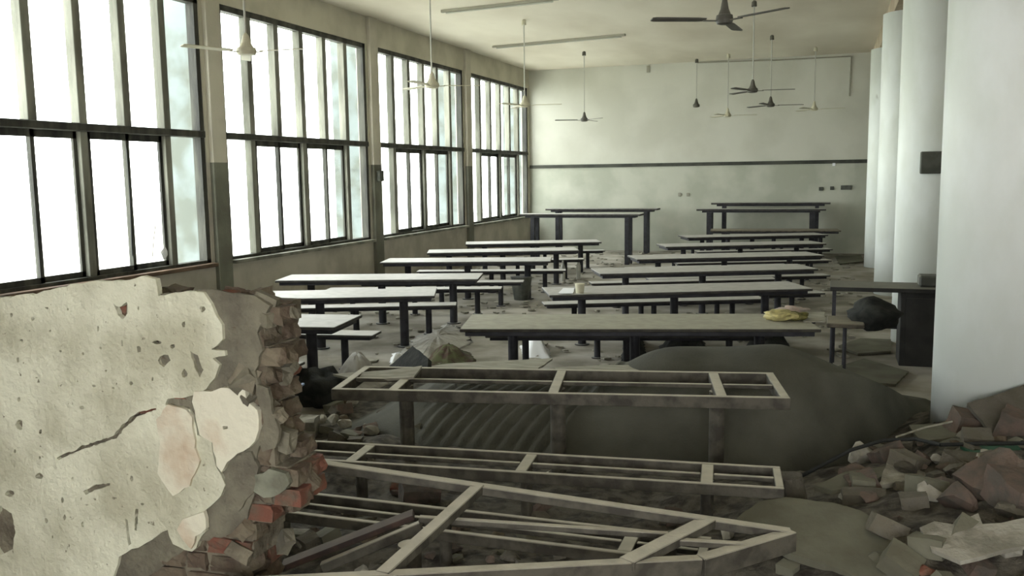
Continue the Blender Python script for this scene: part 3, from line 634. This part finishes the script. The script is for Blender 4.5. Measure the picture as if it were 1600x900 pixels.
plate('paper', [onz(x, y, .765) for x, y in [(1255, 502), (1262, 488), (1288, 487), (1290, 502)]], .012, M['board'], 'grey paper sheets at the right end of the grimy table', 'paper', seed=55)
def lathe_thing(name, px, py, z, prof, m, label, cat):
    bm = bmesh.new(); lathe(bm, prof, 16); o = obj(name, bm, m, smooth=False); p = onz(px, py, z); o.location = (p.x, p.y, z); return tag(o, label, cat)
lathe_thing('cup', 906, 458, .75, [(.05, 0), (.065, .12), (.06, .13)], M['cream'], 'small cream cup at the left end of the second right-hand table', 'cup')
plate('paper', [onz(x, y, .765) for x, y in [(872, 458), (880, 450), (898, 450), (895, 458)]], .01, M['paper'], 'white paper left of the cream cup', 'paper', seed=56)
for px, py, lb in ((880, 440, 'pale bottle standing in the aisle, left of two'), (904, 436, 'pale bottle standing in the aisle, right of two')):
    lathe_thing('bottle', px, py, 0, [(.05, 0), (.05, .3), (.02, .4), (.02, .46)], M['rod'], lb, 'bottle')
lathe_thing('bucket', 815, 468, 0, [(.14, 0), (.2, .42), (.21, .43)], M['box'], 'grey bucket standing in the aisle beside the left benches', 'bucket')
# desk between the columns
t = thing('desk', 'dark desk with one cabinet side standing behind the nearest column', 'desk', (0, 0, 0))
za = .93
bm = bmesh.new(); box(bm, (.05, 11.35, za-.05), (1.75, 12.0, za), .005); obj('desktop', bm, M['desk'], t)
bm = bmesh.new(); box(bm, (.84, 11.42, 0), (1.55, 11.95, za-.05), .005); cb = obj('cabinet', bm, M['desk'], t)
bm = bmesh.new(); box(bm, (.90, 11.405, .1), (1.49, 11.42, za-.12)); obj('door', bm, M['desk'], cb)
for x, y in ((.1, 11.42), (.1, 11.93)):
    bm = bmesh.new(); box(bm, (x-.02, y-.02, 0), (x+.02, y+.02, za-.05)); obj('leg', bm, M['darksteel'], t)
bm = bmesh.new(); box(bm, (.1, 11.9, .36), (.84, 11.93, .4)); obj('stretcher', bm, M['darksteel'], t)
bm = bmesh.new(); box(bm, (-.16, -.15, 0), (.2, .15, .13), .02); o = obj('storage_box', bm, M['box']); o.location = (1.2, 11.7, za); tag(o, 'grey box on top of the dark desk', 'box')
t = thing('stool', 'small brown-topped stand with thin legs at the end of the grimy table', 'stool', (.22, 10.95, 0))
bm = bmesh.new(); box(bm, (-.2, -.3, .55), (.2, .3, .60), .01); obj('seat', bm, M['topbrown'], t)
for x in (-.14, .0):
    for y in (-.24, .24):
        bm = bmesh.new(); cyl(bm, (x, y, 0), (x, y, .55), .018, seg=10); obj('leg', bm, M['darksteel'], t)
me = soft_mesh('sack', (.56, .5, .38), M['darkcloth'], 61); tag(put('sack', me, (.52, 11.0, .64)), 'black sack slumped on the small stand', 'sack')
bm = bmesh.new(); p = ony(1456, 254, 12.66); box(bm, (-.16, -.05, -.14), (.17, .09, .14), .01); o = obj('switch_box', bm, M['box']); o.location = (p.x+.03, p.y+.03, p.z); tag(o, 'grey metal switch box on the second column', 'switch box')
bm = bmesh.new(); p = ony(1472, 208, 12.75); box(bm, (-.05, -.03, -.1), (.05, .06, .1), .01); o = obj('switch_plate', bm, M['cream']); o.location = (p.x+.02, p.y+.02, p.z); tag(o, 'small cream plate above the grey switch box', 'switch')
for pts, lb, mm in (([(198, 232), (203, 300), (207, 400)], 'thin torn cord hanging in the first window', 'blackrod'), ([(243, 350), (240, 375), (238, 402)], 'short torn cord beside the white scrap in the first window', 'wire')):
    bm = bmesh.new(); tube(bm, [XLP(*p) for p in pts], .008, 6); tag(obj('cord', bm, M[mm]), lb, 'cord')
p = XLP(256, 396); me = chunk_mesh('paper', (.05, .16, .2), M['paper'], 77); tag(put('paper', me, p), 'white scrap stuck in the corner of the first window', 'paper')
# scattered rubble
grp = 'broken pieces scattered over the foreground floor'
base = [chunk_mesh('rubble_chunk', (.14, .12, .08), M[m], s, .12, s % 2 == 0) for s, m in enumerate(['concrete', 'concretelight', 'brickpink', 'concrete', 'slab', 'brickgrey', 'concrete', 'brickpink'], 70)]
rnd = random.Random(11); cnt = 0
zones = [((.2, 4.0), (2.6, 7.2), 180, 1.05), ((-3.0, 3.7), (.1, 5.6), 90, .8), ((-4.6, 5.2), (-3.3, 7.8), 50, 1.0), ((.9, 7.3), (3, 9.0), 24, 1.2)]
lab = {0: 'small broken chunk among the rubble at the lower right', 1: 'small broken chunk on the ground under the bare steel frames', 2: 'small broken chunk between the broken wall end and the tables', 3: 'small broken chunk at the foot of the nearest column'}
for zi, (a, b, n, sc) in enumerate(zones):
    for k in range(n):
        x, y = rnd.uniform(a[0], b[0]), rnd.uniform(a[1], b[1]); s = sc*rnd.uniform(.45, 1.35)
        if math.hypot(x-COLX, y-8.07) < .62: continue
        q_ = Vector((x, y, .3)) - EYE; qx, qy = 800 + F_PX*q_.dot(_r)/q_.dot(_f), 450 - F_PX*q_.dot(_u)/q_.dot(_f)
        if zi == 0 and ((1190 < qx < 1430 and 770 < qy < 900) or (1440 < qx and 800 < qy < 868)) and rnd.random() < .85: continue   # the big panels lie bare
        bi = rnd.randrange(len(base)); o = put('rubble_chunk', base[bi], (x, y, max(0, seat_z(x, y))+.025+.03*s), (rnd.uniform(-.5, .5), rnd.uniform(-.5, .5), rnd.uniform(0, 6.3)), (s, s, s))
        kd = ['grey', 'pale', 'brownish', 'grey', 'flat grey', 'brown mortar-smeared', 'grey', 'brownish'][bi]
        tag(o, lab[zi].replace('small broken', 'small %s broken' % kd), 'rubble chunk', kd + ' ' + ['rubble at the lower right', 'rubble under the steel frames', 'rubble beside the broken wall end', 'rubble at the nearest column'][zi])
rnd = random.Random(33)
for k in range(16):                                            # thin broken plates among the rubble
    x, y = rnd.uniform(.5, 2.4), rnd.uniform(4.2, 7.0); q_ = Vector((x, y, .35)) - EYE; qx, qy = 800 + F_PX*q_.dot(_r)/q_.dot(_f), 450 - F_PX*q_.dot(_u)/q_.dot(_f)
    if (1190 < qx < 1440 and 760 < qy) or (1430 < qx and 780 < qy < 870): continue
    rr = rnd.uniform(.12, .26); a0 = rnd.uniform(0, 6); tx, ty = rnd.uniform(-.35, .35), rnd.uniform(-.35, .35); z0 = seat_z(x, y) + .06
    pale = rnd.random() < .4
    pts = [(x + rr*math.cos(a0+t_)*rnd.uniform(.6, 1.1), y + rr*math.sin(a0+t_)*rnd.uniform(.5, 1), 0) for t_ in (0, 1.1, 2.1, 3.3, 4.2, 5.2)]
    plate('rubble_plate', [(a, b, z0 + (a-x)*tx + (b-y)*ty) for a, b, _ in pts], .03, M['concretelight' if pale else 'slab'], 'flat %s broken plate lying among the rubble at the lower right' % ('pale' if pale else 'grey'), 'rubble plate', '%s plates in the right rubble' % ('pale' if pale else 'grey'), seed=200+k, jit=.01, step=.06)
# flat litter on the hall floor
rnd = random.Random(21); bm = bmesh.new()
for k in range(900):
    x, y = rnd.uniform(-8.5, 5), rnd.uniform(9.2, 26.5); s = rnd.uniform(.02, .11); a = rnd.uniform(0, 6)
    if abs(x-COLX) < .65: continue
    vs = [bm.verts.new((x+s*math.cos(a+q)*rnd.uniform(.6, 1), y+s*math.sin(a+q)*rnd.uniform(.6, 1), .004+rnd.uniform(0, .015))) for q in (0, 1.4, 2.9, 4.4)]; bm.faces.new(vs)
    tp_ = [bm.verts.new(v.co + Vector((0, 0, .02))) for v in vs]; bm.faces.new(tp_)
    for i in range(4): bm.faces.new((vs[i], vs[(i+1) % 4], tp_[(i+1) % 4], tp_[i]))
tag(obj('floor_litter', bm, M['concretelight'], kind='stuff'), 'pale crumbs and flakes littering the hall floor', 'litter')
# flat panels on the right aisle floor
for i, (pts, lb) in enumerate([([(1310, 540), (1345, 528), (1392, 530), (1392, 548), (1340, 552)], 'grey flat panel on the aisle floor before the second column'),
                               ([(1305, 400), (1345, 398), (1350, 408), (1312, 412)], 'pale flat panel on the floor by the farthest column'),
                               ([(1300, 575), (1350, 560), (1420, 580), (1400, 600), (1340, 596)], 'dark flat panel on the aisle floor beside the mound')]):
    plate('floor_panel', [onz(x, y, .04) for x, y in pts], .03, M['slab'], lb, 'panel', seed=80+i)
# white string over the toppled frame
bm = bmesh.new(); c0 = onz(1000, 868, .535); tube(bm, [c0 + Vector(v) for v in ((.02, .03, .01), (0, -.03, .012), (-.012, -.045, -.03), (-.01, -.05, -.11), (.005, -.05, -.2))], .004, 6)
tag(obj('string', bm, M['wire']), 'thin white string looped over the near rail of the toppled frame', 'string')
# ================================================================== CEILING FANS
def fan(label, hub, az, blades=3, pale=False, L=.74, r=.085):
    t = thing('ceiling_fan', label, 'fan', (hub.x, hub.y, hub.z), az); top = ZC-hub.z; m = M['cream'] if pale else M['fanmetal']
    bm = bmesh.new(); cyl(bm, (0, 0, .1), (0, 0, top-.03), .012, seg=8); obj('rod', bm, M['rod'], t)
    bm = bmesh.new(); lathe(bm, [(.05, top-.11), (.045, top-.02), (.02, top)], 14); obj('canopy', bm, m, t)
    bm = bmesh.new(); lathe(bm, [(r*.9, .03), (r*.55, .09), (r*.35, .17), (.015, .2)], 14); obj('bell_cover', bm, m, t)
    bm = bmesh.new(); lathe(bm, [(r*.5, -.05), (r, -.04), (r*1.15, -.005), (r*1.05, .035), (r*.5, .05)], 20); obj('motor', bm, m, t)
    for k in range(blades):
        a = k*2*PI/3; d = Vector((math.cos(a), math.sin(a), 0)); s = Vector((-d.y, d.x, .12)); bm = bmesh.new()
        bar(bm, d*r*.9 + Vector((0, 0, -.01)), d*.2 + Vector((0, 0, -.01)), .03, .01, bev=0)
        vs = []
        for dist, wd in ((.18, .035), (.26, .05), (L, .055), (L+.03, .04)):
            for sg in (-1, 1): vs.append(d*dist + s*sg*wd)
        up = [bm.verts.new(v) for v in vs]; dn = [bm.verts.new(v - Vector((0, 0, .01))) for v in vs]
        for i in (0, 2, 4): bm.faces.new((up[i], up[i+1], up[i+3], up[i+2])); bm.faces.new((dn[i], dn[i+1], dn[i+3], dn[i+2])); bm.faces.new((up[i], up[i+2], dn[i+2], dn[i])); bm.faces.new((up[i+1], up[i+3], dn[i+3], dn[i+1]))
        bm.faces.new((up[0], up[1], dn[1], dn[0])); bm.faces.new((up[6], up[7], dn[7], dn[6]))
        obj('blade', bm, m, t)
    return t
fan('nearest ceiling fan with a pale bell, before the second window', ony(385, 80, 8.9), .1, pale=True, r=.1)
fan('pale ceiling fan hanging before the third window', ony(675, 133, 13.2), 2.6, pale=True, r=.1)
fan('ceiling fan on a long rod before the last window and the far wall corner', ony(820, 164, 18.2), .15, pale=True, r=.1)
fan('small ceiling fan before the left part of the far wall', ony(913, 187, 23.4), -.7)
fan('large dark ceiling fan high above the right tables, nearest of the right row', ony(1132, 30, 8.75), -.6, r=.07, L=.66)
fan('ceiling fan with a long rod right of centre, upper of a close pair', ony(1176, 141, 18.0), .12)
fan('ceiling fan right of centre, lower of a close pair', ony(1204, 164, 22.6), .3)
fan('bladeless fan motor on a rod near the middle of the far wall', ony(1088, 165, 26.3), 0, 0)
fan('faint far ceiling fan left of the close pair', ony(1137, 180, 25.6), .2, pale=True)
fan('faint far ceiling fan right of the close pair', ony(1272, 170, 25.2), .1, pale=True)
# battens, conduits, plates
for (pa, pb, lb) in (((690, 20), (872, 0), 'thin light batten on the ceiling, nearer of two'), ((770, 75), (977, 56), 'thin light batten on the ceiling, farther of two')):
    a, b = onz(*pa, ZC-.05), onz(*pb, ZC-.05); t = thing('light_batten', lb, 'light fitting')
    bm = bmesh.new(); bar(bm, Vector((a.x, a.y, ZC-.002)), Vector((b.x, b.y, ZC-.002)), .07, .05); obj('housing', bm, M['batten'], t)
    d = (b-a).normalized()*.1; bm = bmesh.new(); cyl(bm, a+d+Vector((0, 0, -.02)), b-d+Vector((0, 0, -.02)), .014, seg=8); obj('lamp_tube', bm, M['rod'], t)
bm = bmesh.new(); y = D-.03
tube(bm, [Vector((p.x, y, p.z)) for p in (ony(1090, 98, y), ony(1210, 94, y), ony(1330, 88, y), ony(1329, 112, y), ony(1327, 150, y))], .018, 8)
tag(obj('wall_conduit', bm, M['batten']), 'grey conduit running high along the far wall and down', 'conduit')
for px, py, wx, wz, mm, lb in ((1303, 257, .04, .04, 'paper', 'tiny bright spot under the dark band on the far wall'), (1283, 295, .06, .05, 'box', 'small dark plate on the far wall, left of three'), (1300, 294, .05, .05, 'box', 'small dark plate on the far wall, middle of three'),  # first entry is a small white plate for a bright dot
                               (1322, 293, .14, .06, 'box', 'wide dark plate on the far wall, right of three'), (1062, 304, .04, .05, 'batten', 'pale switch on the middle of the far wall, left one'), (1075, 304, .04, .05, 'batten', 'pale switch on the middle of the far wall, right one'), (1013, 108, .05, .1, 'batten', 'small bracket high on the far wall')):
    p = ony(px, py, D); bm = bmesh.new(); box(bm, (-wx, -.03, -wz), (wx, .005, wz), .006); o = obj('switch_plate' if wx < .1 else 'junction_box', bm, M[mm]); o.location = p; tag(o, lb, 'wall fitting')
bm = bmesh.new(); box(bm, (0, -.09, -.11), (.09, .09, .11), .01); o = obj('switch_box', bm, M['box']); o.location = (XL+.07, PIL[2], ony(587, 275, 16.5).z); tag(o, 'small dark box on the pier between second and third window', 'switch box')
print('objects', len(bpy.data.objects))
